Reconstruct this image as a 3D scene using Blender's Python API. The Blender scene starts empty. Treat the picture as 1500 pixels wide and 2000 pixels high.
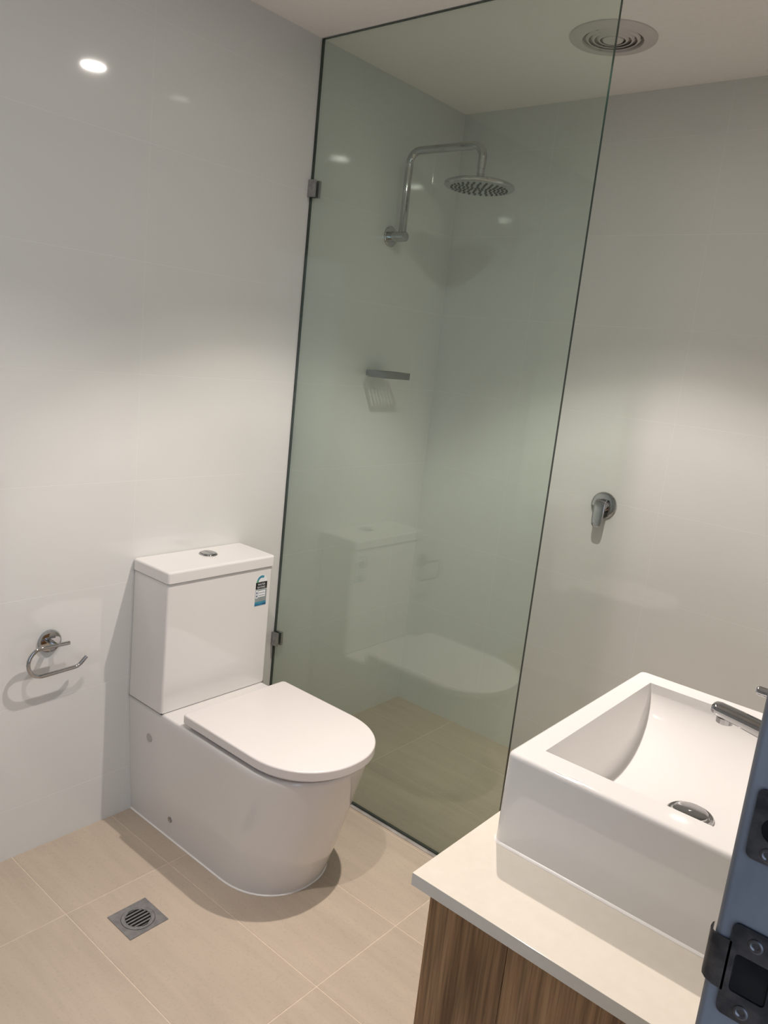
import bpy, bmesh, math
from mathutils import Vector, Matrix

C = bpy.context.scene.collection
SC = bpy.context.scene
PI = math.pi

# ------------------------------------------------------------------ camera
F_PX = 1524.48                      # focal length in pixels of a 1500 x 2000 frame
cam_d = bpy.data.cameras.new('camera')
cam_d.sensor_fit = 'VERTICAL'
cam_d.sensor_height = 24.0
cam_d.lens = F_PX / 2000.0 * 24.0
cam_d.clip_start = 0.01
cam = bpy.data.objects.new('camera', cam_d)
C.objects.link(cam)
YAW, PITCH, ROLL = 0.684987, -0.200542, 0.108000
fw = Vector((-math.sin(YAW) * math.cos(PITCH), math.cos(YAW) * math.cos(PITCH), math.sin(PITCH)))
r0 = Vector((math.cos(YAW), math.sin(YAW), 0))
u0 = r0.cross(fw)
rt = r0 * math.cos(ROLL) + u0 * math.sin(ROLL)
up = -r0 * math.sin(ROLL) + u0 * math.cos(ROLL)
m = Matrix((rt, up, -fw)).transposed().to_4x4()
m.translation = Vector((1.93277, -2.59938, 1.48026))
cam.matrix_world = m
SC.camera = cam

# ------------------------------------------------------------------ world, exposure
world = bpy.data.worlds.new('world')
SC.world = world
world.use_nodes = True
bg = world.node_tree.nodes['Background']
bg.inputs[0].default_value = (0.64, 0.77, 0.97, 1)     # daylight reaching the hall outside the door
bg.inputs[1].default_value = 2.7
SC.view_settings.view_transform = 'Standard'
SC.view_settings.look = 'None'
SC.view_settings.gamma = 1.0
SC.view_settings.use_curve_mapping = False
SC.view_settings.exposure = -0.2
SC.cycles.caustics_reflective = False
SC.cycles.caustics_refractive = False
SC.cycles.max_bounces = 14
SC.cycles.transparent_max_bounces = 16

SPOT_W = 210.0
SPOT_COL = (1.0, 0.90, 0.835)
LENS_STRENGTH = 290.0

H = 2.4            # ceiling height
XR = 1.866         # face of the right wall
YF = -4.00         # face of the front wall
GY = -0.7745       # shower glass plane
GW = 0.984         # shower glass width


# ------------------------------------------------------------------ materials
def mat(name, base, rough=0.5, metal=0.0, spec=0.5, coat=0.0):
    mt = bpy.data.materials.new(name)
    mt.use_nodes = True
    b = mt.node_tree.nodes['Principled BSDF']
    b.inputs['Base Color'].default_value = (*base, 1)
    b.inputs['Roughness'].default_value = rough
    b.inputs['Metallic'].default_value = metal
    b.inputs['Specular IOR Level'].default_value = spec
    if coat:
        b.inputs['Coat Weight'].default_value = coat
        b.inputs['Coat Roughness'].default_value = 0.03
    return mt


def nodes(mt):
    nt = mt.node_tree
    return nt, nt.nodes, nt.links, nt.nodes['Principled BSDF']


def noise_tint(mt, c1, c2, scale=(4, 4, 4), detail=4, nscale=3.0, coord='Object', lo=0.35, hi=0.65, bump=0.0):
    nt, N, L, b = nodes(mt)
    tc = N.new('ShaderNodeTexCoord')
    mp = N.new('ShaderNodeMapping'); mp.inputs['Scale'].default_value = scale
    nz = N.new('ShaderNodeTexNoise'); nz.inputs['Scale'].default_value = nscale; nz.inputs['Detail'].default_value = detail
    cr = N.new('ShaderNodeValToRGB')
    cr.color_ramp.elements[0].position = lo; cr.color_ramp.elements[0].color = (*c1, 1)
    cr.color_ramp.elements[1].position = hi; cr.color_ramp.elements[1].color = (*c2, 1)
    if coord == 'World':
        ge = N.new('ShaderNodeNewGeometry'); L.new(ge.outputs['Position'], mp.inputs[0])
    else:
        L.new(tc.outputs[coord], mp.inputs[0])
    L.new(mp.outputs[0], nz.inputs[0]); L.new(nz.outputs[0], cr.inputs[0])
    L.new(cr.outputs[0], b.inputs['Base Color'])
    if bump:
        bp = N.new('ShaderNodeBump'); bp.inputs['Strength'].default_value = bump; bp.inputs['Distance'].default_value = 0.002
        L.new(nz.outputs[0], bp.inputs['Height']); L.new(bp.outputs[0], b.inputs['Normal'])
    return mt


M = {}
M['wall_tile'] = noise_tint(mat('wall_tile', (.66, .66, .65), 0.05, spec=.8), (.655, .658, .635), (.67, .673, .65), (1, 1, 1), 2, 2.0, 'World')
M['wall_grout'] = noise_tint(mat('wall_grout', (.8, .79, .77), 0.7), (.73, .725, .71), (.76, .755, .74), (1, 1, 1), 3, 40.0, 'World')
M['ceiling_paint'] = noise_tint(mat('ceiling_paint', (.78, .76, .73), 0.8), (.91, .87, .835), (.93, .89, .855), (1, 1, 1), 4, 60.0, 'World', bump=0.05)
M['plaster'] = noise_tint(mat('plaster', (.72, .70, .67), 0.8), (.71, .69, .66), (.73, .71, .68), (1, 1, 1), 3, 30.0, 'World')
M['ceramic'] = noise_tint(mat('ceramic', (.74, .72, .70), 0.05, coat=0.3), (.735, .715, .695), (.75, .73, .71), (1, 1, 1), 2, 3.0, 'World')
M['seat_plastic'] = noise_tint(mat('seat_plastic', (.82, .785, .765), 0.22), (.74, .70, .68), (.75, .71, .69), (1, 1, 1), 2, 6.0, 'World')
M['chrome'] = noise_tint(mat('chrome', (.78, .78, .79), 0.05, 1.0), (.45, .45, .46), (.49, .49, .50), (1, 1, 1), 2, 20.0, 'World')
M['satin_chrome'] = noise_tint(mat('satin_chrome', (.27, .27, .27), 0.12, 1.0), (.20, .20, .20), (.24, .24, .24), (1, 1, 1), 2, 40.0, 'World')
M['brushed'] = noise_tint(mat('brushed', (.36, .35, .35), 0.38, 0.75), (.30, .295, .30), (.38, .37, .37), (1, 1, 1), 3, 60.0, 'World')
M['strike'] = noise_tint(mat('strike', (.20, .20, .21), 0.3, 0.9), (.055, .058, .07), (.14, .14, .15), (1, 1, 1), 4, 90.0, 'World')
M['black'] = noise_tint(mat('black', (.012, .012, .012), 0.9, spec=.05), (.008, .008, .008), (.016, .015, .014), (1, 1, 1), 2, 50.0, 'World')
M['dark_rubber'] = noise_tint(mat('dark_rubber', (.03, .035, .03), 0.5), (.025, .03, .025), (.04, .045, .04), (1, 1, 1), 2, 50.0, 'World')
M['glass_edge'] = noise_tint(mat('glass_edge', (.01, .03, .025), 0.08), (.008, .022, .018), (.014, .035, .028), (1, 1, 1), 2, 8.0, 'World')
M['fan_plastic'] = noise_tint(mat('fan_plastic', (.62, .58, .56), 0.45), (.61, .57, .55), (.63, .59, .57), (1, 1, 1), 2, 20.0, 'World')
M['fan_dark'] = noise_tint(mat('fan_dark', (.16, .14, .13), 0.7), (.24, .21, .20), (.28, .25, .235), (1, 1, 1), 2, 20.0, 'World')
M['stone'] = noise_tint(mat('stone', (.82, .77, .70), 0.10, coat=0.2), (.69, .635, .55), (.71, .655, .57), (1, 1, 1), 5, 70.0, 'World')
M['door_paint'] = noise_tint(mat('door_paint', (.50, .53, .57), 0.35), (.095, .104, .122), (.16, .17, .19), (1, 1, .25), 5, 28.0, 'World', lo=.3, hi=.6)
M['trim_metal'] = noise_tint(mat('trim_metal', (.62, .59, .56), 0.35, 0.5), (.50, .47, .44), (.66, .63, .60), (1, 1, 1), 3, 30.0, 'World')
M['rose_face'] = noise_tint(mat('rose_face', (.50, .52, .51), 0.3, 0.6), (.48, .50, .49), (.54, .56, .55), (1, 1, 1), 2, 30.0, 'World')
M['cap_plastic'] = noise_tint(mat('cap_plastic', (.66, .64, .62), 0.3), (.42, .40, .39), (.46, .44, .43), (1, 1, 1), 2, 40.0, 'World')
M['sticker_white'] = noise_tint(mat('sticker_white', (.78, .79, .80), 0.3), (.76, .77, .78), (.80, .81, .82), (1, 1, 1), 2, 60.0, 'World')
M['sticker_black'] = noise_tint(mat('sticker_black', (.012, .012, .013), 0.3), (.01, .01, .011), (.015, .015, .016), (1, 1, 1), 2, 60.0, 'World')
M['sticker_blue'] = noise_tint(mat('sticker_blue', (.02, .13, .27), 0.3), (.015, .09, .21), (.03, .19, .36), (1, 1, 1), 2, 30.0, 'World')
M['sticker_teal'] = noise_tint(mat('sticker_teal', (.05, .26, .36), 0.3), (.045, .22, .32), (.06, .30, .40), (1, 1, 1), 2, 60.0, 'World')
M['sticker_green'] = noise_tint(mat('sticker_green', (.10, .30, .18), 0.3), (.09, .27, .16), (.12, .33, .20), (1, 1, 1), 2, 60.0, 'World')
M['sticker_grey'] = noise_tint(mat('sticker_grey', (.27, .31, .31), 0.3), (.24, .28, .28), (.30, .34, .34), (1, 1, 1), 2, 60.0, 'World')
M['ink'] = noise_tint(mat('ink', (.08, .12, .2), 0.4), (.07, .11, .19), (.09, .13, .21), (1, 1, 1), 2, 60.0, 'World')
M['sealant'] = noise_tint(mat('sealant', (.85, .83, .80), 0.25), (.83, .81, .78), (.86, .84, .81), (1, 1, 1), 2, 30.0, 'World')
M['hall_floor'] = noise_tint(mat('hall_floor', (.30, .27, .24), 0.6), (.27, .24, .21), (.33, .30, .27), (1, 1, 1), 4, 30.0, 'World')


def floor_tile_material():
    mt = mat('floor_tile', (.47, .38, .29), 0.28, spec=0.45)
    nt, N, L, b = nodes(mt)
    ge = N.new('ShaderNodeNewGeometry')
    oi = N.new('ShaderNodeObjectInfo')
    # long soft streaks along the tile, a broad cloud and a fine speckle
    def nz(scale, ns, det):
        mp = N.new('ShaderNodeMapping'); mp.inputs['Scale'].default_value = scale
        L.new(ge.outputs['Position'], mp.inputs[0])
        # a different cut of stone per tile
        cb = N.new('ShaderNodeCombineXYZ')
        mu = N.new('ShaderNodeMath'); mu.operation = 'MULTIPLY'; mu.inputs[1].default_value = 37.0
        L.new(oi.outputs['Random'], mu.inputs[0]); L.new(mu.outputs[0], cb.inputs[0]); L.new(mu.outputs[0], cb.inputs[2])
        L.new(cb.outputs[0], mp.inputs['Location'])
        n = N.new('ShaderNodeTexNoise'); n.inputs['Scale'].default_value = ns; n.inputs['Detail'].default_value = det
        n.inputs['Roughness'].default_value = 0.6
        L.new(mp.outputs[0], n.inputs[0])
        return n
    st, cl, sp = nz((1.2, 14, 1), 2.2, 5), nz((1, 1.6, 1), 3.0, 3), nz((1, 1, 1), 130.0, 3)
    def ramp(src, a, bb, c1, c2):
        cr = N.new('ShaderNodeValToRGB')
        cr.color_ramp.elements[0].position = a; cr.color_ramp.elements[0].color = (*c1, 1)
        cr.color_ramp.elements[1].position = bb; cr.color_ramp.elements[1].color = (*c2, 1)
        L.new(src.outputs[0], cr.inputs[0]); return cr
    base = ramp(cl, .3, .7, (.47, .39, .31), (.52, .435, .345))
    s1 = ramp(st, .35, .65, (.94, .94, .94), (1.03, 1.03, 1.03))
    s2 = ramp(sp, .28, .46, (.90, .90, .90), (1, 1, 1))
    def mul(a, c):
        mx = N.new('ShaderNodeMix'); mx.data_type = 'RGBA'; mx.blend_type = 'MULTIPLY'; mx.inputs[0].default_value = 1.0
        L.new(a, mx.inputs[6]); L.new(c, mx.inputs[7]); return mx.outputs[2]
    o = mul(mul(base.outputs[0], s1.outputs[0]), s2.outputs[0])
    L.new(o, b.inputs['Base Color'])
    bp = N.new('ShaderNodeBump'); bp.inputs['Strength'].default_value = .06; bp.inputs['Distance'].default_value = .001
    L.new(sp.outputs[0], bp.inputs['Height']); L.new(bp.outputs[0], b.inputs['Normal'])
    return mt


M['floor_tile'] = floor_tile_material()
M['floor_grout'] = noise_tint(mat('floor_grout', (.66, .55, .44), 0.8), (.62, .51, .40), (.70, .59, .48), (1, 1, 1), 3, 50.0, 'World')


def wood_material(name, offset):
    mt = mat(name, (.3, .18, .1), 0.42)
    nt, N, L, b = nodes(mt)
    ge = N.new('ShaderNodeNewGeometry')
    def mapped(scale, loc):
        mp = N.new('ShaderNodeMapping'); mp.inputs['Scale'].default_value = scale; mp.inputs['Location'].default_value = loc
        L.new(ge.outputs['Position'], mp.inputs[0]); return mp
    m1 = mapped((26, 26, 1.3), (offset, offset, 0)); n1 = N.new('ShaderNodeTexNoise')
    n1.inputs['Scale'].default_value = 1.6; n1.inputs['Detail'].default_value = 7; n1.inputs['Distortion'].default_value = .6
    L.new(m1.outputs[0], n1.inputs[0])
    m2 = mapped((150, 150, 5), (offset, 0, 0)); n2 = N.new('ShaderNodeTexNoise')
    n2.inputs['Scale'].default_value = 2.0; n2.inputs['Detail'].default_value = 3
    L.new(m2.outputs[0], n2.inputs[0])
    cr = N.new('ShaderNodeValToRGB')
    e = cr.color_ramp.elements
    e[0].position = .30; e[0].color = (.17, .078, .030, 1)
    e[1].position = .72; e[1].color = (.46, .275, .135, 1)
    k = e.new(.5); k.color = (.33, .182, .082, 1)
    L.new(n1.outputs[0], cr.inputs[0])
    c2 = N.new('ShaderNodeValToRGB')
    c2.color_ramp.elements[0].position = .35; c2.color_ramp.elements[0].color = (.62, .60, .58, 1)
    c2.color_ramp.elements[1].position = .6; c2.color_ramp.elements[1].color = (1.05, 1.05, 1.05, 1)
    L.new(n2.outputs[0], c2.inputs[0])
    mx = N.new('ShaderNodeMix'); mx.data_type = 'RGBA'; mx.blend_type = 'MULTIPLY'; mx.inputs[0].default_value = 1.0
    L.new(cr.outputs[0], mx.inputs[6]); L.new(c2.outputs[0], mx.inputs[7]); L.new(mx.outputs[2], b.inputs['Base Color'])
    bp = N.new('ShaderNodeBump'); bp.inputs['Strength'].default_value = .15; bp.inputs['Distance'].default_value = .001
    L.new(n2.outputs[0], bp.inputs['Height']); L.new(bp.outputs[0], b.inputs['Normal'])
    return mt


M['wood'] = wood_material('wood', 0.0)
M['wood_b'] = wood_material('wood_b', 5.3)


def glass_material():
    """Tinted pane: each face lets tinted light through and mirrors by the Schlick curve."""
    mt = bpy.data.materials.new('shower_glass'); mt.use_nodes = True
    nt = mt.node_tree; N, L = nt.nodes, nt.links
    N.clear()
    out = N.new('ShaderNodeOutputMaterial')
    tr = N.new('ShaderNodeBsdfTransparent'); tr.inputs[0].default_value = (.92, .96, .93, 1)
    gl = N.new('ShaderNodeBsdfGlossy')
    gl.inputs['Roughness'].default_value = 0.0
    gl.inputs['Color'].default_value = (.95, 1, .97, 1)
    lw = N.new('ShaderNodeLayerWeight'); lw.inputs[0].default_value = 0.5
    pw = N.new('ShaderNodeMath'); pw.operation = 'POWER'; pw.inputs[1].default_value = 5.0
    mu = N.new('ShaderNodeMath'); mu.operation = 'MULTIPLY_ADD'; mu.inputs[1].default_value = 0.945; mu.inputs[2].default_value = 0.055
    mx = N.new('ShaderNodeMixShader')
    L.new(lw.outputs['Facing'], pw.inputs[0]); L.new(pw.outputs[0], mu.inputs[0]); L.new(mu.outputs[0], mx.inputs[0])
    L.new(tr.outputs[0], mx.inputs[1]); L.new(gl.outputs[0], mx.inputs[2]); L.new(mx.outputs[0], out.inputs[0])
    return mt


M['shower_glass'] = glass_material()


def emit_material(name, col, s):
    mt = bpy.data.materials.new(name); mt.use_nodes = True
    nt = mt.node_tree; nt.nodes.clear()
    o = nt.nodes.new('ShaderNodeOutputMaterial'); e = nt.nodes.new('ShaderNodeEmission')
    e.inputs[0].default_value = (*col, 1); e.inputs[1].default_value = s
    nt.links.new(e.outputs[0], o.inputs[0]); return mt


M['lamp_lens'] = emit_material('lamp_lens', (1.0, .93, .86), LENS_STRENGTH)


# ------------------------------------------------------------------ helpers
def tag(o, label=None, cat=None, group=None, kind=None):
    if label: o['label'] = label
    if cat: o['category'] = cat
    if group: o['group'] = group
    if kind: o['kind'] = kind
    return o


def thing(name, label, cat, loc=(0, 0, 0), group=None):
    o = bpy.data.objects.new(name, None)
    o.empty_display_size = .05
    C.objects.link(o); o.location = loc
    return tag(o, label, cat, group)


def link(name, me, parent=None, loc=None):
    o = bpy.data.objects.new(name, me); C.objects.link(o)
    if parent is not None:
        o.parent = parent
        # geometry is written in world coordinates: undo the parent's offset
        w = Vector((0, 0, 0)); q = parent
        while q is not None:
            w += q.location; q = q.parent
        o.location = (Vector(loc) if loc else Vector((0, 0, 0))) - w
    elif loc:
        o.location = loc
    return o


def obj(name, bm, mats, parent=None, smooth=None):
    me = bpy.data.meshes.new(name)
    bmesh.ops.recalc_face_normals(bm, faces=bm.faces)
    bm.to_mesh(me); bm.free()
    for k in (mats if isinstance(mats, (list, tuple)) else [mats]):
        me.materials.append(k)
    if smooth is not None:
        me.polygons.foreach_set('use_smooth', [True] * len(me.polygons))
        me.set_sharp_from_angle(angle=math.radians(smooth))
    o = link(name, me, parent)
    if smooth is not None:
        wn = o.modifiers.new('weighted_normals', 'WEIGHTED_NORMAL'); wn.keep_sharp = True; wn.weight = 90
    return o


def add_box(bm, lo, hi, bevel=0.0, seg=2, mi=0):
    lo, hi = Vector(lo), Vector(hi)
    vs = [bm.verts.new((x, y, z)) for x in (lo.x, hi.x) for y in (lo.y, hi.y) for z in (lo.z, hi.z)]
    idx = [(0, 1, 3, 2), (4, 6, 7, 5), (0, 4, 5, 1), (2, 3, 7, 6), (0, 2, 6, 4), (1, 5, 7, 3)]
    fs = [bm.faces.new([vs[i] for i in f]) for f in idx]
    for f in fs: f.material_index = mi
    if bevel:
        es = list({e for f in fs for e in f.edges})
        bmesh.ops.bevel(bm, geom=es, offset=bevel, segments=seg, profile=.5, affect='EDGES')
    return bm


def box(lo, hi, bevel=0.0, seg=2):
    return add_box(bmesh.new(), lo, hi, bevel, seg)


def frame_of(d):
    d = Vector(d).normalized()
    a = Vector((0, 0, 1)) if abs(d.z) < .9 else Vector((1, 0, 0))
    u = d.cross(a).normalized(); v = d.cross(u).normalized()
    return d, u, v


def add_lathe(bm, origin, axis, prof, n=32, caps=True):
    """prof: list of (distance along axis, radius)."""
    d, u, v = frame_of(axis); o = Vector(origin); rings = []
    for t, r in prof:
        if r < 1e-6:
            rings.append([bm.verts.new(o + d * t)])
        else:
            rings.append([bm.verts.new(o + d * t + (u * math.cos(2 * PI * k / n) + v * math.sin(2 * PI * k / n)) * r) for k in range(n)])
    for a, b in zip(rings, rings[1:]):
        for k in range(n):
            k2 = (k + 1) % n
            if len(a) == 1 and len(b) == 1: continue
            if len(a) == 1: bm.faces.new((a[0], b[k], b[k2]))
            elif len(b) == 1: bm.faces.new((a[k], a[k2], b[0]))
            else: bm.faces.new((a[k], a[k2], b[k2], b[k]))
    if caps:
        for rg in (rings[0], rings[-1]):
            if len(rg) > 1: bm.faces.new(rg)
    return bm


def add_tube(bm, pts, r, n=16):
    pts = [Vector(p) for p in pts]
    rings = []
    t0 = (pts[1] - pts[0]).normalized(); _, u, _ = frame_of(t0)
    for i, p in enumerate(pts):
        if i == 0: t = pts[1] - pts[0]
        elif i == len(pts) - 1: t = pts[-1] - pts[-2]
        else: t = (pts[i + 1] - p).normalized() + (p - pts[i - 1]).normalized()
        t.normalize()
        u = (u - t * u.dot(t)).normalized(); v = t.cross(u)
        rr = r[i] if isinstance(r, (list, tuple)) else r
        rings.append([bm.verts.new(p + (u * math.cos(2 * PI * k / n) + v * math.sin(2 * PI * k / n)) * rr) for k in range(n)])
    for a, b in zip(rings, rings[1:]):
        for k in range(n):
            bm.faces.new((a[k], a[(k + 1) % n], b[(k + 1) % n], b[k]))
    bm.faces.new(rings[0]); bm.faces.new(rings[-1])
    return bm


def arc_path(corners, rad, seg=8):
    """Polyline with rounded corners."""
    P = [Vector(c) for c in corners]; out = [P[0]]
    for i in range(1, len(P) - 1):
        a = (P[i - 1] - P[i]).normalized(); b = (P[i + 1] - P[i]).normalized()
        ang = a.angle(b); d = rad / math.tan(ang / 2)
        s, e = P[i] + a * d, P[i] + b * d
        bis = (a + b).normalized(); c = P[i] + bis * (rad / math.sin(ang / 2))
        va, vb = s - c, e - c; tot = va.angle(vb); ax = va.cross(vb).normalized()
        for k in range(seg + 1):
            out.append(c + Matrix.Rotation(tot * k / seg, 3, ax) @ va)
    out.append(P[-1]); return out


def add_loft(bm, rings, cap0=True, cap1=True, closed=True):
    R = [[bm.verts.new(p) for p in rg] for rg in rings]
    n = len(R[0])
    for a, b in zip(R, R[1:]):
        for k in range(n if closed else n - 1):
            bm.faces.new((a[k], a[(k + 1) % n], b[(k + 1) % n], b[k]))
    if cap0: bm.faces.new(R[0])
    if cap1: bm.faces.new(R[-1])
    return R


# ------------------------------------------------------------------ tiles
_tile_cache = {}


def tile_mesh(w, h, t, material, ch=.0002):
    key = (round(w, 4), round(h, 4), material.name)
    if key not in _tile_cache:
        bm = bmesh.new()
        def ring(i, z):
            return [bm.verts.new((sx * (w / 2 - i), sy * (h / 2 - i), z)) for sx, sy in ((-1, -1), (1, -1), (1, 1), (-1, 1))]
        a, b, c = ring(0, -t), ring(0, -ch), ring(ch, 0)
        for p, q in ((a, b), (b, c)):
            for k in range(4): bm.faces.new((p[k], p[(k + 1) % 4], q[(k + 1) % 4], q[k]))
        bm.faces.new(c); bm.faces.new(a[::-1])
        me = bpy.data.meshes.new('tile'); bm.to_mesh(me); bm.free(); me.materials.append(material)
        _tile_cache[key] = me
    return _tile_cache[key]


def lay(parent, name, us, vs, to_world, rot, material, t, gap=.0015, skip=None):
    for a, b in zip(us, us[1:]):
        for c, d in zip(vs, vs[1:]):
            if skip and skip((a + b) / 2, (c + d) / 2): continue
            w, h = abs(b - a) - gap, abs(d - c) - gap
            o = link(name, tile_mesh(w, h, t, material), parent, to_world((a + b) / 2, (c + d) / 2))
            o.rotation_euler = rot


def struct(name, bm, mt, label=None, smooth=None):
    o = obj(name, bm, mt, None, smooth); o['kind'] = 'structure'
    if label: o['label'] = label
    return o


# ================================================================== ROOM
ZR = [0, .15, .45, .75, 1.05, 1.35, 1.65, 1.95, 2.25, H]

# floor
fl = struct('floor', add_box(box((-.12, YF - .1, -.12), (2.02, .12, -.0097)), (-.011, YF - .011, -.0097), (XR + .011, .011, -.0006)),
            [M['floor_grout']], 'beige stone tile floor running from the doorway into the shower')
xs = [0, .30, .90, 1.50, XR]
ys = [YF, -3.80, -3.50, -3.20, -2.90, -2.60, -2.30, -2.0, -1.70, -1.395, -1.10, -.80, -.50, -.20, 0]
lay(fl, 'floor_tile', xs, ys, lambda a, b: (a, b, 0), (0, 0, 0), M['floor_tile'], .009, .0025)

# left wall
wl = struct('wall_left', box((-.12, YF - .1, -.12), (.0003, .0, H + .1)), M['wall_grout'], 'white gloss tiled wall behind the toilet')
wl.location.x = 0
yl = [0, -.16, -.76, -1.36, -1.96, -2.56, -3.16, -3.76, YF]
lay(wl, 'wall_tile', yl, ZR, lambda a, b: (.0005, a, b), (PI / 2, 0, PI / 2), M['wall_tile'], .0008, .0008)

# back wall
wb = struct('wall_back', box((-.12, -.0003, -.12), (2.1, .12, H + .1)), M['wall_grout'], 'white gloss tiled wall at the end of the shower')
xb = [0, .40, 1.0, 1.6, XR]
lay(wb, 'wall_tile', xb, ZR, lambda a, b: (a, -.0005, b), (PI / 2, 0, 0), M['wall_tile'], .0008, .0008)

# front wall (behind the viewer)
wf = struct('wall_front', box((-.12, YF - .12, -.12), (2.1, YF + .0003, H + .1)), M['wall_grout'], 'white gloss tiled wall opposite the shower')
lay(wf, 'wall_tile', xb, ZR, lambda a, b: (a, YF + .0005, b), (PI / 2, 0, PI), M['wall_tile'], .0008, .0008)

# right wall with the doorway
DY0, DY1, DZ = -2.23, -3.06, 2.06
bm = box((XR - .0003, DY0, -.12), (2.01, .0, H + .1))
add_box(bm, (XR - .0003, DY1, DZ), (2.01, DY0, H + .1))
add_box(bm, (XR - .0003, YF, -.12), (2.01, DY1, H + .1))
wr = struct('wall_right', bm, M['wall_grout'], 'white gloss tiled wall behind the basin with the doorway')
yr = [0, -.30, -.90, -1.50, -2.10, DY0]
lay(wr, 'wall_tile', yr, ZR, lambda a, b: (XR - .0005, a, b), (PI / 2, 0, -PI / 2), M['wall_tile'], .0008, .0008)

# ceiling
struct('ceiling', box((-.12, YF - .1, H), (2.1, .12, H + .1)), M['ceiling_paint'], 'plain white painted ceiling')

# hall floor outside the doorway
struct('floor_hall', box((2.02, -4.6, -.12), (3.6, -.6, -.004)), M['hall_floor'], 'hall floor outside the doorway')

# door frame with its strike plates
door = bpy.data.objects.new('door_1', None); C.objects.link(door); door.location = (XR, DY0, 0)
tag(door, 'pale painted door frame in the right foreground with metal strike plates', kind='structure')
JY = -2.25
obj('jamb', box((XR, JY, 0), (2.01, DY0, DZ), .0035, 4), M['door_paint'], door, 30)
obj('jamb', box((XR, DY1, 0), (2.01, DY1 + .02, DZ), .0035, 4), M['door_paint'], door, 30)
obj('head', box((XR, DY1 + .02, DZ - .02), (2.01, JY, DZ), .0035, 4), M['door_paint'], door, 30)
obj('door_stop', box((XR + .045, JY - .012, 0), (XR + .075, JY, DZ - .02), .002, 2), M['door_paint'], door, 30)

PY = JY - .0014   # front of the plates


def plate_with_hole(x0, x1, z0, z1, hx0, hx1, hz0, hz1, round_hole=False):
    bm = bmesh.new(); n = 40; r = .003
    def rr(a0, a1, b0, b1, rad):
        out = []
        cs = [(a1 - rad, b1 - rad, 0), (a0 + rad, b1 - rad, 90), (a0 + rad, b0 + rad, 180), (a1 - rad, b0 + rad, 270)]
        for cx, cz, st in cs:
            for k in range(n // 4):
                an = math.radians(st + 90 * k / (n // 4 - 1)); out.append((cx + rad * math.cos(an), cz + rad * math.sin(an)))
        return out
    o = rr(x0, x1, z0, z1, r)
    hr = min(hx1 - hx0, hz1 - hz0) / 2 - 1e-5 if round_hole else .002
    i = rr(hx0, hx1, hz0, hz1, hr)
    rings = [[(x, JY - .0002, z) for x, z in o], [(x, PY, z) for x, z in o], [(x, PY, z) for x, z in i], [(x, JY - .0002, z) for x, z in i]]
    add_loft(bm, rings, False, False)
    return bm


def screw(parent, x, z):
    bm = bmesh.new()
    add_lathe(bm, (x, PY, z), (0, -1, 0), [(-.0005, .0034), (.0005, .0032), (.0008, .0024), (.0006, .0018), (-.0002, .0013), (-.0003, 0)], 20, False)
    obj('screw', bm, M['strike'], parent, 40)


sp = obj('latch_strike', plate_with_hole(1.8735, 1.901, 1.2045, 1.2505, 1.8768, 1.8920, 1.2175, 1.2365), M['strike'], door, 30)
sp['label'] = 'lower grey metal strike plate with curled lip and square hole'
bm = bmesh.new()
# lip curling round the room-side corner of the jamb
lp = [(1.8745, PY), (1.870, PY), (1.8665, PY + .0004), (1.8645, PY + .002), (1.8637, PY + .0045), (1.8636, PY + .008)]
rings = []
for x, y in lp:
    k = (1.8745 - x) / .0109
    z0, z1 = 1.2155 + .002 * k * k, 1.2408 - .0008 * k * k
    rings.append([(x, y, z0), (x, y, z1), (x + .0006, y + .0009, z1), (x + .0006, y + .0009, z0)])
add_loft(bm, rings)
obj('lip', bm, M['strike'], sp, 40)
obj('latch_hole_shade', box((1.877, JY - .0006, 1.2178), (1.8918, JY - .0001, 1.2362)), M['black'], sp)  # flat black slab, colour stands in for the shade inside the hole
screw(sp, 1.8838, 1.2440); screw(sp, 1.8838, 1.2100)
sp2 = obj('bolt_strike', plate_with_hole(1.8718, 1.899, 1.2825, 1.3155, 1.8757, 1.8877, 1.2925, 1.3045, True), M['strike'], door, 30)
sp2['label'] = 'upper strike plate with a round hole'
obj('bolt_hole_shade', box((1.8758, JY - .0006, 1.2926), (1.8876, JY - .0001, 1.3044)), M['black'], sp2)  # black slab on the jamb face painting the dark of the round hole
screw(sp2, 1.8805, 1.2870); screw(sp2, 1.8805, 1.3108)

# metal strip in the floor under the glass
struct('trim_1', box((.0006, GY - .016, -.0006), (GW + .004, GY + .012, .0035), .001, 1), M['trim_metal'], 'thin metal strip on the floor under the shower glass')

# ================================================================== SHOWER SCREEN
t = thing('shower_screen', 'tall fixed pane of green tinted shower glass from floor to ceiling', 'shower screen', (GW / 2, GY, .004))
bm = box((.0045, GY - .005, .0085), (GW, GY + .005, H - .002))
bm.normal_update()
for f in bm.faces:
    if abs(f.normal.y) < .5: f.material_index = 1
obj('pane', bm, [M['shower_glass'], M['glass_edge']], t)
obj('wall_seal', box((.0008, GY - .004, .0085), (.0044, GY + .004, H - .002)), M['dark_rubber'], t)
obj('floor_seal', box((.0045, GY - .004, .0038), (GW, GY + .004, .0084)), M['dark_rubber'], t)


def clamp(z0, z1, label):
    k = thing('glass_clamp', label, 'clamp', (.001, GY, z0), 'chrome glass clamps')
    bm = box((.0008, GY - .0155, z0), (.030, GY - .0055, z1), .0012, 2)
    obj('front_plate', bm, M['brushed'], k, 30)
    obj('back_plate', box((.0008, GY + .0055, z0), (.030, GY + .0155, z1), .0012, 2), M['brushed'], k, 30)
    bm = bmesh.new(); add_lathe(bm, (.016, GY - .0155, (z0 + z1) / 2), (0, -1, 0), [(0, .005), (.001, .0048), (.001, .003), (.0002, .0026), (.0002, 0)], 20, False)
    obj('bolt', bm, M['brushed'], k, 40)
    return k


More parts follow.
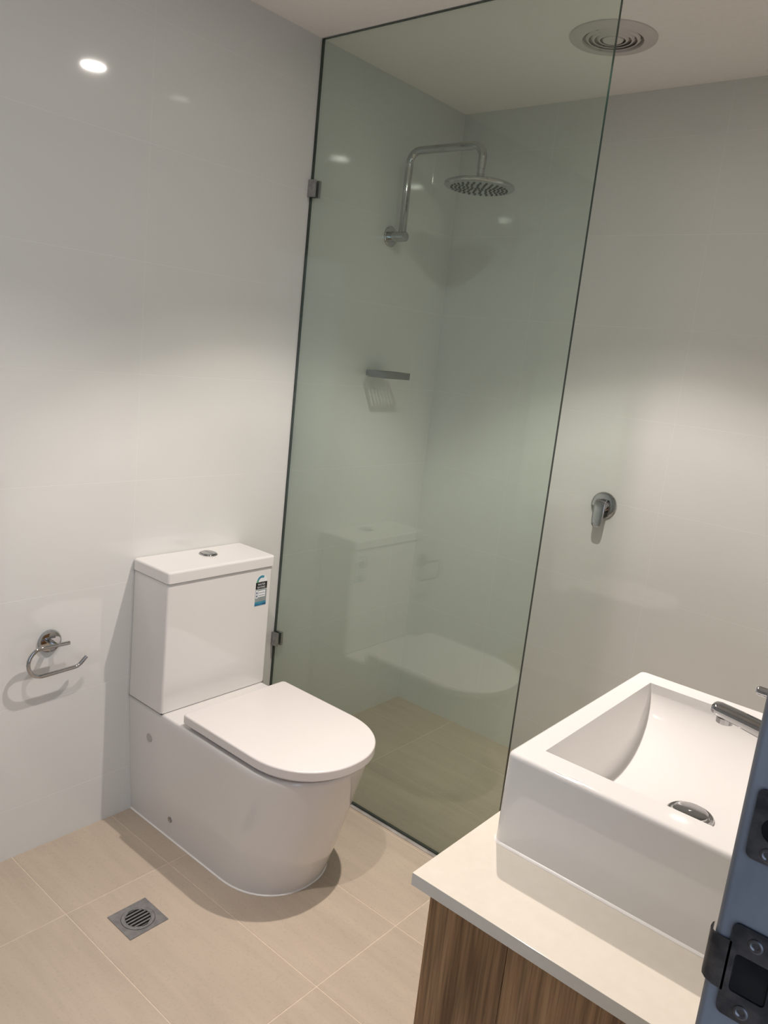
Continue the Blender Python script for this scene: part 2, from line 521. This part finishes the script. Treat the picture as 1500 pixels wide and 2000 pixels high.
clamp(1.936, 1.988, 'small square metal clamp high on the left edge of the shower glass')
clamp(.424, .472, 'small square metal clamp low on the shower glass, beside the cistern')

# ================================================================== TOILET
TY = -1.161
toilet = thing('toilet', 'white back to wall toilet with closed seat and square cistern', 'toilet', (.36, TY, 0))


def dshape(hw, xs_, xf, x0=.0012, y0=TY, n=28, p=2.15):
    """D outline: straight sides from x0 to xs_, rounded nose to xf (counter-clockwise from the back)."""
    out = [(x0, y0 - hw), (x0 + (xs_ - x0) * .5, y0 - hw)]
    for k in range(n + 1):
        a = -PI / 2 + PI * k / n
        ca, sa = math.cos(a), math.sin(a)
        out.append((xs_ + (xf - xs_) * abs(ca) ** (2 / p), y0 + hw * math.copysign(abs(sa) ** (2 / p), sa)))
    out += [(x0 + (xs_ - x0) * .5, y0 + hw), (x0, y0 + hw)]
    return out


bm = bmesh.new(); rings = []
zs = [.0006, .004, .03, .08, .14, .20, .26, .31, .35, .375, .385, .390, .3925]
for z in zs:
    k = z / .39
    hw = .167 + .024 * k
    xf = .632 + .108 * k ** .92
    ins = {.385: .0012, .390: .004, .3925: .008}.get(z, 0)
    rings.append([(x, y, z) for x, y in dshape(hw - ins, .45 + .10 * k, xf - ins, .0012)])
add_loft(bm, rings)
obj('pan', bm, M['ceramic'], toilet, 50)
# silicone bead round the foot
bm = bmesh.new(); rings = []
for z, o in ((.0004, .0036), (.0020, .0030), (.0040, .0008)):
    rings.append([(x, y, z) for x, y in dshape(.167 + o, .45, .632 + o, .0012)])
add_loft(bm, rings)
obj('silicone_bead', bm, M['sealant'], toilet, 50)


def soft_d(z0, z1, hw, xs_, xf, x0, rad=.006, y0=TY, crown=.002):
    """Slab with a D outline, rounded back corners and rounded edges."""
    def outline(ins):
        o = dshape(hw - ins, xs_, xf - ins, x0 + ins, y0, 36)
        rc = .010; x, w = x0 + ins, hw - ins
        first = [(x + rc - rc * math.sin(a), y0 - w + rc - rc * math.cos(a)) for a in [PI / 2 - PI / 2 * k / 5 for k in range(6)]]
        last = [(x + rc - rc * math.sin(a), y0 + w - rc + rc * math.cos(a)) for a in [PI / 2 * k / 5 for k in range(6)]]
        return first + o[2:-2] + last
    bm = bmesh.new(); rings = []
    rings.append([(x, y, z0) for x, y in outline(rad * .6)])
    rings.append([(x, y, z0 + rad * .6) for x, y in outline(0)])
    for k in range(0, 5):
        a = PI / 2 * k / 4
        rings.append([(x, y, z1 - rad + rad * math.sin(a)) for x, y in outline(rad * (1 - math.cos(a)))])
    for f in (.3, .65, .9):
        rings.append([(x0 + (xf - x0) * .45 + (x - x0 - (xf - x0) * .45) * (1 - f), y0 + (y - y0) * (1 - f), z1 + crown * (1 - (1 - f) ** 2)) for x, y in outline(rad)])
    add_loft(bm, rings)
    return bm


obj('seat', soft_d(.3935, .4035, .176, .555, .738, .285, .003), M['seat_plastic'], toilet, 40)
obj('seat_cover', soft_d(.4055, .4335, .1905, .560, .757, .268, .0052), M['seat_plastic'], toilet, 40)
for s in (-1, 1):
    bm = bmesh.new(); add_lathe(bm, (.262, TY + s * .075, .3925), (0, 0, 1), [(0, .014), (.010, .013), (.012, .011), (.012, 0)], 24, False)
    obj('hinge', bm, M['chrome'], toilet, 40)


def rounded_box(lo, hi, rv, rt=.004, rb=.002):
    """Box whose upright edges are rounded by rv and top / bottom edges by rt / rb."""
    def outline(ins):
        a, b, c, d = lo[0] + ins, hi[0] - ins, lo[1] + ins, hi[1] - ins; r = max(rv - ins, .0008); out = []
        for cx, cy, st in ((b - r, d - r, 0), (a + r, d - r, 90), (a + r, c + r, 180), (b - r, c + r, 270)):
            for k in range(7):
                an = math.radians(st + 15 * k); out.append((cx + r * math.cos(an), cy + r * math.sin(an)))
        return out
    rings = []
    for k in range(4):
        a = PI / 2 * k / 3; rings.append([(x, y, lo[2] + rb * (1 - math.sin(a))) for x, y in outline(rb * (1 - math.cos(PI / 2 - a)))])
    for k in range(5):
        a = PI / 2 * k / 4; rings.append([(x, y, hi[2] - rt * (1 - math.sin(a))) for x, y in outline(rt * (1 - math.cos(a)))])
    bm = bmesh.new(); add_loft(bm, rings)
    return bm


obj('cistern', rounded_box((.0012, -1.355, .3945), (.172, -.967, .7855), .008, .003, .005), M['ceramic'], toilet, 40)
obj('lid_gap_shade', box((.003, -1.3535, .7850), (.1705, -.9685, .7895)), M['dark_rubber'], toilet)  # dark strip painting the shade in the gap under the lid
obj('pan_seam_shade', box((.003, -1.3535, .3915), (.1705, -.9685, .3955)), M['dark_rubber'], toilet)  # dark filler added so the seam above the pan reads as shaded
obj('cistern_lid', rounded_box((.0012, -1.3585, .7880), (.1775, -.9635, .8215), .010, .007, .003), M['ceramic'], toilet, 40)
BX, BY = .068, -1.142
bm = bmesh.new(); add_lathe(bm, (BX, BY, .8205), (0, 0, 1), [(0, .029), (.003, .028), (.0045, .0262), (.0045, .0245), (.003, .0242), (.003, 0)], 40, False)
fb = obj('flush_button', bm, M['chrome'], toilet, 35)
for s, frac in ((-1, .0), (1, .0)):
    bm = bmesh.new(); rg0 = []; rg1 = []; rg2 = []
    for k in range(21):
        a = PI * k / 20 + (PI if s < 0 else 0)
        for rg, r, z in ((rg0, .0236, .8232), (rg1, .0236, .8262), (rg2, .021, .8275)):
            rg.append((BX + r * math.sin(a) * .96 * 1 + 0, BY + s * .0007 + r * math.cos(a), z))
    # halves split across the middle
    def rot(rg): return [(BX + (y - BY - s * .0007), BY + (x - BX) + s * .0007, z) for x, y, z in rg]
    add_loft(bm, [rot(rg0), rot(rg1), rot(rg2)])
    obj('button_half', bm, M['chrome'], fb, 35)
bm = bmesh.new(); add_lathe(bm, (.108, TY - .1862, .292), (0, -1, 0), [(-.002, .0128), (.0008, .0128), (.0014, .0112), (.0016, 0)], 28, False)
o = obj('cover_cap', bm, M['cap_plastic'], toilet, 40); o['label'] = 'pale grey round cap on the side of the pan'
bm = bmesh.new(); add_lathe(bm, (.211, TY - .1708, .066), (0, -1, 0), [(-.002, .0095), (.0018, .0093), (.0030, .0075), (.0016, .0052), (.001, 0)], 24, False)
o = obj('fixing_screw', bm, M['chrome'], toilet, 40); o['label'] = 'small chrome fixing screw low on the pan'

# water rating label on the cistern front
LX = .1722
lab = obj('rating_label', box((LX, -1.033, .6615), (LX + .0004, -.986, .7385)), M['sticker_white'], toilet)
lab['label'] = 'blue, black and white water rating sticker on the cistern'
def strip(name, y0, y1, z0, z1, mt, dx=.0006): return obj(name, box((LX + .0003, y0, z0), (LX + dx, y1, z1)), mt, lab)
# arch of the star scale
bm = bmesh.new(); rings = []
yc, zc = -1.0095, .7385
for k in range(17):
    a = PI * k / 16
    rings.append([(LX + d, yc + r * math.cos(a) * 1.0, zc + r * math.sin(a) * 1.08) for d, r in ((0, .0030), (.0005, .0030), (.0005, .0232), (0, .0232))])
add_loft(bm, rings)
obj('arch', bm, M['sticker_white'], lab)
bm = bmesh.new(); rings = []
for k in range(13):
    a = math.radians(60 + 115 * k / 12)
    rings.append([(LX + d, yc - r * math.cos(PI - a) * 1, zc + r * math.sin(a) * 1.08) for d, r in ((.0003, .0135), (.0007, .0135), (.0007, .0208), (.0003, .0208))])
add_loft(bm, rings)
obj('star_scale', bm, M['sticker_teal'], lab)
bm = bmesh.new(); rings = []
for k in range(5):
    a = math.radians(152 + 26 * k / 4)
    rings.append([(LX + d, yc - r * math.cos(PI - a) * 1, zc + r * math.sin(a) * 1.08) for d, r in ((.0004, .0133), (.0009, .0133), (.0009, .0210), (.0004, .0210))])
add_loft(bm, rings)
obj('star_scale', bm, M['sticker_green'], lab)
strip('title_band', -1.0325, -.9865, .7165, .7395, M['sticker_black'])
strip('info_panel', -1.0325, -.9865, .6660, .7150, M['sticker_grey'])
strip('info_box', -1.0200, -.9920, .6905, .7110, M['sticker_white'], .0008)
strip('icon_column', -1.0310, -1.0215, .6880, .7125, M['sticker_white'], .0008)
strip('icon', -1.0288, -1.0238, .7020, .7080, M['ink'], .0010)
strip('icon', -1.0288, -1.0238, .6915, .6975, M['ink'], .0010)
strip('info_line', -1.0185, -.9940, .7035, .7050, M['ink'], .0010)
strip('info_line', -1.0185, -.9940, .6950, .6965, M['ink'], .0010)
strip('footer_band', -1.0325, -.9865, .6625, .6690, M['sticker_blue'], .0008)
strip('wave_band', -1.0325, -.9865, .6690, .6755, M['sticker_teal'], .0008)
for txt, z in (('WATER', .7290), ('RATING', .7198)):
    cu = bpy.data.curves.new('lettering', 'FONT'); cu.body = txt; cu.size = .0088; cu.align_x = 'CENTER'; cu.extrude = .00008
    cu.materials.append(M['sticker_white'])
    tmp = bpy.data.objects.new('lettering', cu)
    me = bpy.data.meshes.new_from_object(tmp); bpy.data.objects.remove(tmp)
    me.transform(Matrix.Translation((LX + .0008, -1.0095, z)) @ Matrix.Rotation(PI / 2, 4, 'Z') @ Matrix.Rotation(PI / 2, 4, 'X'))
    link('lettering', me, lab)

# ================================================================== TOILET ROLL HOLDER
t = thing('toilet_roll_holder', 'empty chrome toilet roll holder on the wall left of the toilet', 'toilet roll holder', (.001, -1.605, .62))
bm = bmesh.new(); add_lathe(bm, (.001, -1.606, .620), (1, 0, 0), [(0, .0315), (.006, .0315), (.0105, .029), (.0125, .023), (.013, .010), (.013, 0)], 40, False)
obj('wall_plate', bm, M['chrome'], t, 35)
bm = bmesh.new(); add_tube(bm, [(.012, -1.606, .620), (.035, -1.610, .622), (.050, -1.612, .6235)], .0072, 16)
obj('post', bm, M['chrome'], t, 40)
path = arc_path([(.05, -1.574, .6235), (.05, -1.687, .6245), (.05, -1.683, .5445), (.05, -1.5455, .5500), (.05, -1.523, .5715)], .0008, 1)
path = [Vector((.05, -1.574, .6235)), Vector((.05, -1.610, .6240)), Vector((.05, -1.648, .6245))]
for k in range(1, 12):
    a = PI / 2 + PI * k / 12
    path.append(Vector((.05, -1.648 + .0385 * math.cos(a), .5850 + .0400 * math.sin(a))))
path += [Vector((.05, -1.648, .5450)), Vector((.05, -1.60, .5470)), Vector((.05, -1.556, .5490)), Vector((.05, -1.548, .5505)), Vector((.05, -1.541, .5550)), Vector((.05, -1.523, .5725))]
bm = bmesh.new(); add_tube(bm, path, .0054, 14)
obj('roll_bar', bm, M['chrome'], t, 40)

# ================================================================== SHOWER ARM AND ROSE
SY = -.368
t = thing('overhead_shower', 'chrome gooseneck shower arm with a round overhead rose', 'shower head', (.001, SY, 1.888))
bm = bmesh.new(); add_lathe(bm, (.001, SY, 1.888), (1, 0, 0), [(0, .035), (.004, .035), (.006, .033), (.0065, .018), (.0065, 0)], 40, False)
obj('wall_flange', bm, M['chrome'], t, 35)
bm = bmesh.new(); add_lathe(bm, (.0075, SY, 1.888), (1, 0, 0), [(0, .018), (.062, .018), (.0655, .0165), (.0665, .014), (.0665, 0)], 32)
obj('elbow', bm, M['chrome'], t, 35)
pth = arc_path([(.055, SY, 1.894), (.055, SY, 2.172), (.362, SY, 2.172), (.362, SY, 2.098)], .042, 10)
bm = bmesh.new(); add_tube(bm, pth, .0135, 20)
obj('arm', bm, M['chrome'], t, 40)
bm = bmesh.new(); add_lathe(bm, (.362, SY, 2.0985), (0, 0, -1), [(0, .0125), (.003, .0125), (.0035, .0115), (.006, .0115), (.0065, .0135), (.020, .0135), (.021, .0115), (.0235, .0115), (.024, .014), (.030, .016)], 28)
obj('swivel_joint', bm, M['chrome'], t, 35)
RZ = 2.036
bm = bmesh.new(); add_lathe(bm, (.362, SY, RZ), (0, 0, 1), [(.0005, .098), (-.0005, .108), (.001, .114), (.005, .117), (.011, .116), (.016, .108), (.021, .075), (.026, .040), (.031, .020), (.033, .0)], 56, False)
rose = obj('rose', bm, M['chrome'], t, 40)
bm = bmesh.new(); add_lathe(bm, (.362, SY, RZ + .0004), (0, 0, -1), [(0, .102), (.0015, .100), (.0018, 0)], 48, False)
obj('spray_plate', bm, M['rose_face'], rose, 40)
bm = bmesh.new()
for ring in range(7):
    r = .012 + ring * .0132; n = max(6, int(2 * PI * r / .0195))
    for k in range(n):
        a = 2 * PI * (k + .45 * ring) / n
        cx, cy = .362 + r * math.cos(a), SY + r * math.sin(a)
        add_lathe(bm, (cx, cy, RZ - .0012), (0, 0, -1), [(0, .0043), (.003, .0035), (.0032, 0)], 8, False)
o = obj('nozzles', bm, M['dark_rubber'], rose, 40); o['kind'] = 'stuff'

# ================================================================== SHOWER MIXER
t = thing('shower_mixer', 'round chrome shower mixer with drop lever on the back wall', 'mixer tap', (.805, -.001, 1.036))
bm = bmesh.new(); add_lathe(bm, (.805, -.001, 1.036), (0, -1, 0), [(0, .047), (.004, .047), (.0075, .0445), (.009, .040), (.0095, .022), (.0095, 0)], 44, False)
obj('cover_plate', bm, M['chrome'], t, 35)
bm = bmesh.new(); add_lathe(bm, (.805, -.0105, 1.036), (0, -1, 0), [(0, .0235), (.016, .0225), (.0205, .020), (.022, .012), (.022, 0)], 32, False)
obj('body', bm, M['chrome'], t, 35)
bm = bmesh.new(); rings = []
for (y, z, w, th) in ((-.024, 1.057, .016, .007), (-.030, 1.052, .0205, .008), (-.036, 1.034, .0215, .007), (-.039, 1.012, .0210, .0055), (-.041, .985, .0200, .0048), (-.0425, .968, .0170, .0042), (-.0428, .962, .0120, .003)):
    rg = []
    for k in range(16):
        a = 2 * PI * k / 16; c, s = math.cos(a), math.sin(a)
        rg.append((.805 + w * math.copysign(abs(c) ** .6, c), y + th * math.copysign(abs(s) ** .6, s), z))
    rings.append(rg)
add_loft(bm, rings)
obj('lever', bm, M['chrome'], t, 40)

# ================================================================== SOAP DISH
t = thing('soap_dish', 'chrome slatted soap dish on the tiled wall inside the shower', 'soap dish', (.001, -.383, 1.39))
y0, y1, x0, x1, z0, z1 = -.452, -.315, .036, .120, 1.390, 1.4145
obj('side_rail', box((x0, y0, z0), (x1 - .0022, y0 + .002, z1), .0005, 1), M['satin_chrome'], t)
obj('side_rail', box((x0, y1 - .002, z0), (x1 - .0022, y1, z1), .0005, 1), M['satin_chrome'], t)
obj('front_rail', box((x1 - .002, y0, z0), (x1, y1, z1), .0005, 1), M['satin_chrome'], t)
obj('back_rail', box((x0, y0 + .0022, z0), (x0 + .014, y1 - .0022, z1), .001, 1), M['satin_chrome'], t)
for k in range(7):
    y = y0 + .014 + k * .0182
    obj('slat', box((x0 + .0143, y - .0035, z0), (x1 - .0022, y + .0035, z0 + .003), .0008, 1), M['satin_chrome'], t)
obj('wall_mount', box((.001, -.425, z0 + .002), (x0 - .0002, -.342, z1 - .002), .002, 2), M['satin_chrome'], t, 30)

# ================================================================== CEILING EXHAUST FAN
VX, VY = .795, -.430
t = thing('exhaust_fan', 'round white exhaust fan grille with concentric rings in the ceiling', 'exhaust fan', (VX, VY, H))
bm = bmesh.new(); add_lathe(bm, (VX, VY, H - .0005), (0, 0, -1), [(0, .120), (.003, .1195), (.006, .115), (.009, .100), (.0095, .0865), (.0085, .0840), (.0005, .0835)], 64, False)
obj('outer_rim', bm, M['fan_plastic'], t, 40)
bm = bmesh.new(); add_lathe(bm, (VX, VY, H - .0006), (0, 0, -1), [(0, .0834), (.0012, .0834), (.0012, 0)], 48, False)
obj('duct_opening', bm, M['fan_dark'], t, 40)
for r in (.0700, .0545, .0390):
    bm = bmesh.new(); pr = [(.003, r + .005), (.0075, r + .0005), (.0085, r - .0035), (.0070, r - .004), (.0025, r + .003), (.003, r + .005)]
    add_lathe(bm, (VX, VY, H - .0005), (0, 0, -1), pr, 56, False)
    obj('louvre_ring', bm, M['fan_plastic'], t, 40)
bm = bmesh.new(); add_lathe(bm, (VX, VY, H - .0005), (0, 0, -1), [(.004, .030), (.0085, .0275), (.0100, .022), (.0105, 0)], 40, False)
obj('centre_cap', bm, M['fan_plastic'], t, 40)
for a in (20, 140, 260):
    c, s = math.cos(math.radians(a)), math.sin(math.radians(a))
    bm = box((.027, -.003, -.0055), (.0832, .003, -.0020))
    bm.transform(Matrix.Translation((VX, VY, H)) @ Matrix.Rotation(math.radians(a), 4, 'Z'))
    obj('spoke', bm, M['fan_dark'], t)

# ================================================================== DOWNLIGHTS


def beam_profile(li):
    """Reflector lamp: bright centre, softer shoulder, quick cut-off at about 46 degrees from the axis."""
    li.use_nodes = True
    nt = li.node_tree; N, L = nt.nodes, nt.links
    em = N['Emission']
    tc = N.new('ShaderNodeTexCoord'); sx = N.new('ShaderNodeSeparateXYZ'); ab = N.new('ShaderNodeMath'); ab.operation = 'ABSOLUTE'
    cr = N.new('ShaderNodeValToRGB')
    el = cr.color_ramp.elements
    el[0].position = .62; el[0].color = (0, 0, 0, 1)
    el[1].position = 1.0; el[1].color = (.75, .75, .75, 1)
    for p_, v_ in ((.665, .06), (.70, .22), (.745, .40), (.80, .44), (.87, .39), (.91, .45), (.95, .58)):
        e = el.new(p_); e.color = (v_, v_, v_, 1)
    L.new(tc.outputs['Normal'], sx.inputs[0]); L.new(sx.outputs[2], ab.inputs[0]); L.new(ab.outputs[0], cr.inputs[0])
    L.new(cr.outputs[0], em.inputs['Strength'])


def downlight(x, y, label, power):
    d = thing('downlight', label, 'downlight', (x, y, H), 'recessed ceiling downlights')
    bm = bmesh.new(); add_lathe(bm, (x, y, H - .0005), (0, 0, -1), [(0, .052), (.002, .0515), (.004, .048), (.004, .041), (.0005, .0385)], 40, False)
    obj('trim_ring', bm, M['fan_plastic'], d, 40)
    bm = bmesh.new(); add_lathe(bm, (x, y, H - .0006), (0, 0, -1), [(0, .038), (.0012, .038), (.0016, .030), (.0016, 0)], 36, False)
    obj('lens', bm, M['lamp_lens'], d, 40)
    li = bpy.data.lights.new('downlight_beam', 'SPOT')
    li.energy = SPOT_W * power; li.color = SPOT_COL; li.spot_size = math.radians(108); li.spot_blend = .1; li.shadow_soft_size = .014
    beam_profile(li)
    lo = bpy.data.objects.new('downlight_beam', li); C.objects.link(lo); lo.parent = d; lo.location = (0, 0, -.026)


downlight(1.01, -.965, 'round recessed downlight in the ceiling just outside the shower glass', 1.0)
downlight(1.01, -1.91, 'round recessed downlight in the ceiling in front of the doorway', .45)

# ================================================================== FLOOR DRAIN
DX, DYY = .433, -1.577
t = thing('floor_drain', 'square grey metal floor drain with a round slotted grate', 'floor drain', (DX, DYY, .0002))
bm = bmesh.new(); n = 48; sq = []; ci = []
for k in range(n):
    a = 2 * PI * k / n; c, s = math.cos(a), math.sin(a); q = max(abs(c), abs(s))
    sq.append((c / q * .0535, s / q * .0555)); ci.append((c * .0425, s * .0425))
def lift(p, z): return [(DX + x, DYY + y, z) for x, y in p]
add_loft(bm, [lift(sq, .0002), lift([(x * .985, y * .985) for x, y in sq], .0022), lift([(x * 1.05, y * 1.05) for x, y in ci], .0022), lift(ci, .0016), lift(ci, .0003)], False, False)
obj('surround', bm, M['brushed'], t, 30)
bm = bmesh.new(); add_lathe(bm, (DX, DYY, .0003), (0, 0, 1), [(0, .0424), (.0004, .0424), (.0004, 0)], 40, False)
obj('well_shade', bm, M['black'], t)  # shallow black disc, the shade of a deep drain put into its colour
bm = bmesh.new()
rg_o = [(.0415 * math.cos(2 * PI * k / n), .0415 * math.sin(2 * PI * k / n)) for k in range(n)]
rg_i = [(x * .76, y * .76) for x, y in rg_o]
add_loft(bm, [lift(rg_o, .0008), lift(rg_o, .0021), lift(rg_i, .0021), lift(rg_i, .0008)], False, False)
for k in range(-3, 4):
    x = k * .0105
    hl = math.sqrt(max(0, .0325 ** 2 - x * x))
    add_box(bm, (DX + x - .0021, DYY - hl, .0008), (DX + x + .0021, DYY + hl, .0021))
obj('grate', bm, M['brushed'], t, 30)

# ================================================================== VANITY
CX0, CY0, CY1, CZ0, CZ1 = 1.425, -1.839, -1.055, .802, .820
t = thing('vanity_cabinet', 'brown wood grain vanity cabinet under the white benchtop', 'cabinet', (1.66, -1.45, 0))
VX0, VY0, VY1 = 1.452, -1.831, -1.063
obj('carcass', box((VX0 + .020, VY0 + .017, .10), (XR - .002, VY1 - .017, CZ0 - .0006)), M['wood'], t)
obj('kickboard', box((VX0 + .06, VY0 + .02, .0006), (XR - .004, VY1 - .02, .0995)), M['wood'], t)
obj('end_panel', box((VX0, VY0, .10), (1.5698, VY0 + .016, CZ0 - .0006), .0008, 1), M['wood'], t)
obj('end_panel', box((1.5706, VY0, .10), (XR - .002, VY0 + .016, CZ0 - .0006), .0008, 1), M['wood_b'], t)
obj('end_panel', box((VX0, VY1 - .016, .10), (XR - .002, VY1, CZ0 - .0006), .0008, 1), M['wood'], t)
ym = (VY0 + VY1) / 2
for a, b in ((VY0 + .0175, ym - .0015), (ym + .0015, VY1 - .0175)):
    d = obj('door', box((VX0, a, .103), (VX0 + .018, b, CZ0 - .004), .0008, 1), M['wood_b'], t)
    hy = b - .04 if b < ym else a + .04
    bm = bmesh.new(); add_tube(bm, arc_path([(VX0 - .0002, hy, .62), (VX0 - .024, hy, .62), (VX0 - .024, hy, .74), (VX0 - .0002, hy, .74)], .008, 4), .004, 10)
    obj('handle', bm, M['chrome'], d, 40)

tp = obj('benchtop', box((CX0, CY0, CZ0), (XR - .0012, CY1, CZ1), .0009, 2), M['stone'], None, 30)
tag(tp, 'glossy white stone benchtop on the wooden vanity', 'benchtop')

# ------------------------------------------------------------------ basin
BZ0, BZ1 = .8203, .9585
bx0, bx1, by0, by1 = 1.457, XR - .020, -1.695, -1.219
t = thing('basin', 'white rectangular vessel basin with a scooped bowl on the benchtop', 'basin', ((bx0 + bx1) / 2, (by0 + by1) / 2, BZ0))
ix0, ix1, iy0, iy1 = bx0 + .037, bx1 - .075, by0 + .047, by1 - .047
D = .104


def rrect(a, b, c, d, r, n=8):
    out = []
    for cx, cy, st in ((b - r, d - r, 0), (a + r, d - r, 90), (a + r, c + r, 180), (b - r, c + r, 270)):
        for k in range(n):
            an = math.radians(st + 90 * k / (n - 1)); out.append((cx + r * math.cos(an), cy + r * math.sin(an)))
    return out


bm = bmesh.new()
R = []
prof = [(.0018, BZ0), (.0, BZ0 + .002)]
rt_ = .007
for k in range(6):
    a = PI / 2 * k / 5; prof.append((rt_ * (1 - math.cos(a)) - .0 + .0015, BZ1 - rt_ + rt_ * math.sin(a)))
for ins, z in prof:
    R.append([(x, y, z) for x, y in rrect(bx0 + ins, bx1 - ins, by0 + ins, by1 - ins, .014 - min(ins, .006))])
lo = add_loft(bm, R, True, False)
# bowl: a trough scooped front to back between two end walls, on a grid
NU = [(0, 0), (.0022, .10), (.0066, .30), (.012, .55), (.0172, .78), (.0192, .86), (.0225, .93), (.028, .975), (.038, .995), (.054, 1.0)]
L_ = ix1 - ix0
us = [(ix0, o, k) for o, k in NU] + [(ix0 + L_ * f, 0, 1.0) for f in (.3, .4, .5, .6, .7)] + [(ix1, -o, k) for o, k in reversed(NU)]
NV = 36
vs = []
for j in range(NV + 1):
    a = PI * j / NV
    tt = -math.cos(a)
    vs.append((iy0 + (iy1 - iy0) * (tt + 1) / 2, D * max(0, 1 - abs(tt) ** 2.0) ** .56))
# the end walls are planes that lean in with depth
grid = [[bm.verts.new((x + o * max(dep / D, .06), y, BZ1 - .0004 - dep * k)) for (y, dep) in vs] for (x, o, k) in us]
for i in range(len(us) - 1):
    for j in range(NV):
        bm.faces.new((grid[i][j], grid[i + 1][j], grid[i + 1][j + 1], grid[i][j + 1]))
# rim: bridge the outer top ring to the bowl edge
outer = [e for e in bm.edges if e.is_boundary and all(v in set(lo[-1]) for v in e.verts)]
gv = [grid[i][0] for i in range(len(us))] + [grid[-1][j] for j in range(1, NV + 1)] + [grid[i][NV] for i in range(len(us) - 2, -1, -1)] + [grid[0][j] for j in range(NV - 1, 0, -1)]
gs = set(gv)
inner = [e for e in bm.edges if e.is_boundary and all(v in gs for v in e.verts)]
bmesh.ops.bridge_loops(bm, edges=outer + inner)
obj('bowl', bm, M['ceramic'], t, 38)
bm = bmesh.new()
bead = [[(x, y, z) for x, y in rrect(bx0 - o, bx1 + o, by0 - o, by1 + o, .014 + o)] for o, z in ((.0032, CZ1 + .0002), (.0022, CZ1 + .0018), (-.0004, CZ1 + .0034))]
add_loft(bm, bead, False, False)
o = obj('silicone_bead', bm, M['sealant'], t, 60); o['label'] = 'thin white sealant line round the foot'
bcx, bcy = (ix0 + ix1) / 2 + .012, (by0 + by1) / 2
bcx = 1.650
bz = BZ1 - D
bm = bmesh.new(); add_lathe(bm, (bcx, bcy, bz - .002), (0, 0, 1), [(0, .034), (.004, .034), (.0055, .032), (.0050, .0285), (.001, .027)], 40, False)
w = obj('waste', bm, M['chrome'], t, 35)
bm = bmesh.new(); add_lathe(bm, (bcx, bcy, bz - .0015), (0, 0, 1), [(0, .0285), (.0006, .0285), (.0006, 0)], 32, False)
obj('waste_gap', bm, M['black'], w)
bm = bmesh.new(); add_lathe(bm, (bcx, bcy, bz - .0005), (0, 0, 1), [(0, .016), (.006, .0255), (.008, .0250), (.0095, .020), (.0105, 0)], 36, False)
obj('plug', bm, M['chrome'], w, 35)

# ------------------------------------------------------------------ basin spout
t = thing('basin_spout', 'chrome wall spout reaching over the white basin', 'tap', (XR - .001, bcy, 1.0))
bm = bmesh.new(); add_lathe(bm, (XR - .001, bcy, .998), (-1, 0, 0), [(0, .027), (.004, .027), (.007, .024), (.007, 0)], 32, False)
obj('wall_plate', bm, M['chrome'], t, 35)
bm = bmesh.new(); rings = []
for (x, z, w_, h_) in ((XR - .007, .998, .0135, .0150), (1.80, 1.008, .0135, .0135), (1.74, 1.0185, .0135, .0115), (1.69, 1.0265, .0135, .0095), (1.660, 1.0305, .0132, .0085), (1.6535, 1.0312, .0120, .0072), (1.651, 1.0315, .0095, .0050)):
    rg = []
    for k in range(20):
        a = 2 * PI * k / 20; c, s = math.cos(a), math.sin(a)
        rg.append((x, bcy + w_ * math.copysign(abs(c) ** .55, c), z + h_ * math.copysign(abs(s) ** .55, s)))
    rings.append(rg)
add_loft(bm, rings)
obj('spout', bm, M['chrome'], t, 40)
bm = bmesh.new(); add_lathe(bm, (1.670, bcy, 1.0215), (0, 0, -1), [(0, .0120), (.008, .0118), (.0088, .0105), (.0085, .009), (.0085, 0)], 28, False)
obj('aerator', bm, M['chrome'], t, 35)

# ------------------------------------------------------------------ basin mixer
my = -1.385
t = thing('basin_mixer', 'chrome wall mixer lever beyond the basin spout', 'mixer tap', (XR - .001, my, 1.045))
bm = bmesh.new(); add_lathe(bm, (XR - .001, my, 1.045), (-1, 0, 0), [(0, .036), (.004, .036), (.007, .033), (.008, .020), (.008, 0)], 36, False)
obj('cover_plate', bm, M['chrome'], t, 35)
bm = bmesh.new(); add_lathe(bm, (XR - .009, my, 1.045), (-1, 0, 0), [(0, .020), (.040, .019), (.045, .016), (.046, 0)], 32, False)
obj('body', bm, M['chrome'], t, 35)
bm = bmesh.new(); add_tube(bm, [(XR - .050, my, 1.047), (XR - .09, my, 1.048), (XR - .15, my, 1.050), (XR - .175, my, 1.0505), (XR - .178, my, 1.0505)], [.0085, .008, .0075, .0075, .005], 14)
obj('lever', bm, M['chrome'], t, 40)
